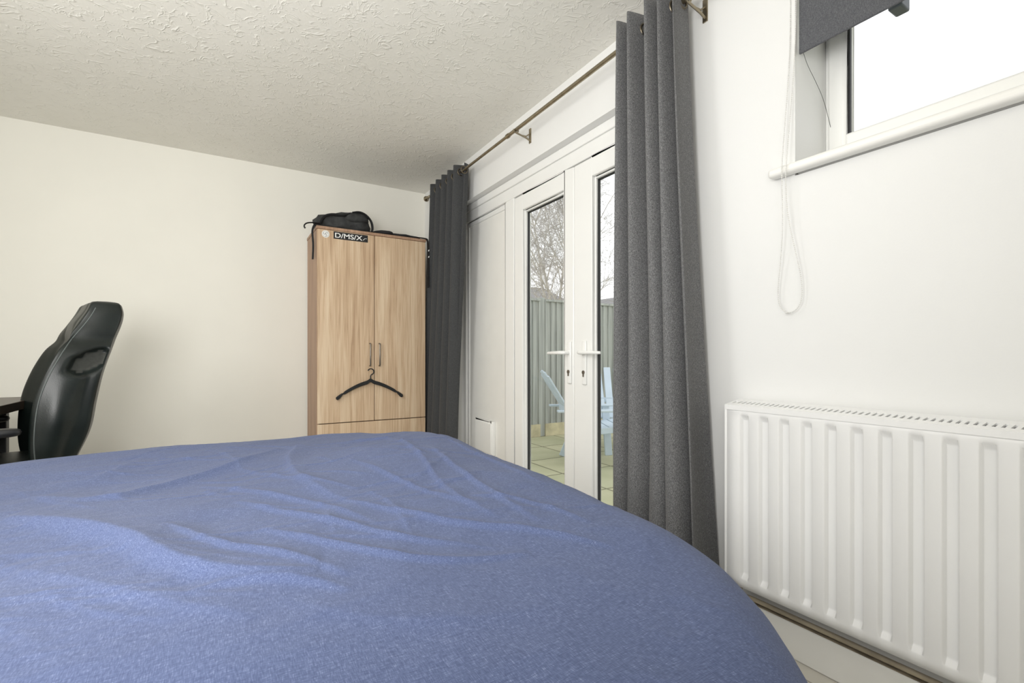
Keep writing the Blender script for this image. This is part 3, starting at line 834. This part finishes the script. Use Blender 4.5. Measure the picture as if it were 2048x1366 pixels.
for k in range(5):
    a = 2*PI*k/5+.3; c, s_ = math.cos(a), math.sin(a)
    q = MB(); q.tube([(.02*c,.02*s_,.115),(.16*c,.16*s_,.10),(.29*c,.29*s_,.078)], [.032,.027,.018], 10); q.build('leg', M['black_plastic'], t, local=True)
    q = MB()
    for w_ in (-.014, .014):
        q.tube([(.29*c-s_*(w_-.009), .29*s_+c*(w_-.009), .028), (.29*c-s_*(w_+.009), .29*s_+c*(w_+.009), .028)], .028, 14)
    q.tube([(.29*c,.29*s_,.03),(.29*c,.29*s_,.075)], .008, 8)
    q.build('caster', M['black_plastic'], t, local=True)

# ------------------------------------------------------------------ outside
GZ = -.15
MB().box(XO, 60, -30, 60, GZ-.2, GZ).build('patio', M['patio'], kind='structure', label='pale paved patio outside the french doors', cat='patio', smooth=0)
t = thing('fence', (6.3, 5.44, GZ), 0, 'grey painted vertical board garden fence beyond the patio', 'fence')
x = XO+.12; FT = 1.73
while x < 11:
    MB().box(x-.09, x, 5.42, 5.51, GZ, FT+.02).build('post', M['fence'], t, bevel=.005)
    x1 = x+1.83
    MB().box(x, x1-.09, 5.40, 5.44, GZ, .02).build('gravel_board', M['lawn_edge'], t)
    q = MB(); k = x
    while k < x1-.10:
        q.prism([(k, 5.405), (k+.108, 5.428), (k+.108, 5.434), (k, 5.426)], .02, FT-.03, axis='z'); k += .0955
    q.build('board_panel', M['fence'], t, smooth=0)
    MB().box(x, x1-.09, 5.392, 5.45, FT-.03, FT).build('capping', M['fence'], t)
    for zz in (.3, 1.4): MB().box(x, x1-.09, 5.436, 5.49, zz, zz+.08).build('rail', M['fence'], t)
    x = x1

def adirondack(loc, rz, label):
    t = thing('garden_chair', loc, rz, label, 'garden chair', 'light blue garden chairs on the patio')
    bl = M['blue_plastic']
    for k in range(5):
        s = (k-2)/2; yb = s*.20; yt_ = s*.245; top = .95-.05*abs(s)**2
        q = MB(); q.obox((.02, yb, .34), (.02-.38*(top-.34)/.61, yt_, top), .085, .018, up=(1,0,.4)); q.build('back_slat', bl, t, bevel=.004, local=True)
    MB().obox((-.125, -.25, .55), (-.125, .25, .55), .03, .06, up=(0,0,1)).build('back_rail', bl, t, local=True)
    for k in range(5):
        c = lerp(.04, .44, k/4); z = lerp(.345, .40, k/4)
        MB().obox((c, -.255, z), (c, .255, z), .09, .018, up=(-.14,0,1)).build('seat_slat', bl, t, bevel=.004, local=True)
    for sg in (-1, 1):
        q = MB(); y0 = sg*.285
        q.prism([(-.24, y0-.045), (.38, y0-.06), (.48, y0-.04), (.48, y0+.04), (.38, y0+.06), (-.24, y0+.045)], .545, .565, axis='z'); q.build('arm', bl, t, bevel=.004, local=True)
        MB().obox((.42, sg*.27, 0), (.38, sg*.27, .545), .03, .08, up=(1,0,0)).build('front_leg', bl, t, bevel=.004, local=True)
        MB().obox((-.10, sg*.245, 0), (.05, sg*.245, .37), .025, .08, up=(1,0,0)).build('rear_leg', bl, t, bevel=.004, local=True)
        MB().obox((.0, sg*.25, .325), (.46, sg*.25, .375), .025, .06, up=(0,0,1)).build('side_rail', bl, t, bevel=.004, local=True)
    return t
adirondack((3.17, 3.96, GZ), math.atan2(-.45, .86), 'light blue slatted garden chair seen side on, farther from the big curtain')
adirondack((4.08, 4.42, GZ), math.atan2(-.80, -.55), 'light blue slatted garden chair seen from the front, against the big curtain edge')

def house(x0, x1, y0, y1, ze, zr, label, wm, along='x'):
    t = thing('house', ((x0+x1)/2, (y0+y1)/2, GZ), 0, label, 'house')
    MB().box(x0, x1, y0, y1, GZ, ze).build('wall', wm, t, smooth=0)
    if along == 'x':
        ym = (y0+y1)/2; MB().prism([(y0-.3, ze), (y1+.3, ze), (ym, zr)], x0-.2, x1+.2, axis='x').build('roof', M['roof'], t, smooth=0)
    else:
        xm = (x0+x1)/2; MB().prism([(x0, ze), (x1, ze), (xm, zr-.12)], y0, y0+.2, axis='y').build('gable', wm, t, smooth=0)
        MB().prism([(x0-.3, ze), (xm, zr-.15), (x1+.3, ze), (x1+.3, ze+.15), (xm, zr), (x0-.3, ze+.15)], y0-.2, y1, axis='y').build('roof', M['roof'], t, smooth=0)
house(6, 19.2, 24.5, 31, 4.2, 5.7, 'long low house with dark slate roof beyond the fence', M['brick_far'])
house(19.8, 25.5, 22, 30, 3.6, 4.9, 'white gabled house beyond the fence, next to the big curtain', M['render_wall'], 'y')

t = thing('birch_tree', (8.6, 11.2, GZ), 0, 'bare pale birch tree with fine twigs beyond the fence', 'tree')
trunk = MB(); br = MB(); tw = MB()
rnd = random.Random(11)
def grow(p, d, L, r, depth):
    n = 6 if depth < 2 else 4 if depth < 4 else 3
    pts = [p.copy()]; rad = [r]
    for k in range(n):
        d = (d + Vector((rnd.uniform(-.16,.16), rnd.uniform(-.16,.16), rnd.uniform(-.06,.10) - (.10 if depth >= 3 else 0)))).normalized()
        p = p + d*L/n; pts.append(p.copy()); rad.append(r*(1-.7*(k+1)/n))
    (trunk if depth == 0 else br if depth < 3 else tw).tube(pts, rad, 7 if depth == 0 else 5 if depth < 3 else 3)
    if depth >= 4: return
    for c in range([10, 10, 7, 5][depth]):
        f_ = rnd.uniform(.25, 1); i = min(n-1, int(f_*n)); q0 = pts[i].lerp(pts[i+1], f_*n-i if f_ < 1 else 1)
        perp = Vector((rnd.uniform(-1,1), rnd.uniform(-1,1), rnd.uniform(-.3,.6))).normalized()
        nd = (d*.75 + perp*.75).normalized()
        grow(q0, nd, L*rnd.uniform(.40,.60), max(.0042, r*.38), depth+1)
for dx, dy, L in ((-.12, .05, 6.6), (.16, -.1, 6.9), (.02, .15, 7.2), (-.26, -.15, 5.4)):
    grow(Vector((8.6+dx*.6, 11.2+dy, GZ)), Vector((dx*1.3, dy, 1)).normalized(), L, .048, 0)
trunk.build('trunk', M['bark'], t, recalc=False); br.build('branches', M['bark'], t, recalc=False); tw.build('twigs', M['twig'], t, recalc=False)

t = thing('floodlight', (1.93, .70, 2.09), 0, 'small dark grey outdoor light seen through the top of the high window', 'outdoor light')
MB().box(1.90, 1.965, .685, .725, 2.10, 2.15).build('lamp_head', M['flood'], t, bevel=.006)
MB().tube([(1.93, .70, 2.145), (1.93, .70, 2.24), (1.851, .70, 2.28)], .009, 8).build('arm', M['flood'], t)

# ------------------------------------------------------------------ light
wd = bpy.data.worlds.new('overcast'); S.world = wd; wd.use_nodes = True
bg = wd.node_tree.nodes['Background']; bg.inputs['Color'].default_value = (.975,.985,1,1); bg.inputs['Strength'].default_value = 1.5
def area(name, loc, target, size, power, col, spread=180):
    l = bpy.data.lights.new(name, 'AREA'); l.shape = 'SQUARE'; l.size = size; l.energy = power; l.color = col; l.spread = math.radians(spread)
    o = bpy.data.objects.new(name, l); COL.objects.link(o); o.location = loc
    o.rotation_euler = (Vector(target)-Vector(loc)).to_track_quat('-Z', 'Y').to_euler()
    return o
area('camera_fill', (-.6, -.6, 1.5), (.2, 4, 1.3), .9, 16, (1,.996,.985))  # unseen fill lamp added behind the camera
area('bounce_fill', (-.6, .3, 1.25), (.3, 3.8, 2.4), .8, 36, (1,.993,.978))  # added uplight out of view, brightens the ceiling for soft fill
area('side_fill', (-1.4, 1.7, 1.95), (1.6, 3.4, 1.2), .8, 17, (1,.994,.98), 150)  # unseen fill added at the left for the far wall and door panel
l = bpy.data.lights.new('ceiling_bulb', 'POINT'); l.energy = 4; l.color = (1,.98,.94); l.shadow_soft_size = .15
o = bpy.data.objects.new('ceiling_bulb', l); COL.objects.link(o); o.location = (.1, 1.0, 2.05)

S.view_settings.view_transform = 'Standard'

# ------------------------------------------------------------------ camera
cam = bpy.data.cameras.new('camera'); co = bpy.data.objects.new('camera', cam); COL.objects.link(co)
co.location = (0, 0, CAM_Z); co.rotation_euler = (PI/2, 0, -TH)
cam.sensor_fit = 'HORIZONTAL'; cam.sensor_width = 36; cam.lens = FPX/2048*36
cam.shift_y = (CYP-683)/2048; cam.clip_start = .02; cam.clip_end = 300
S.camera = co
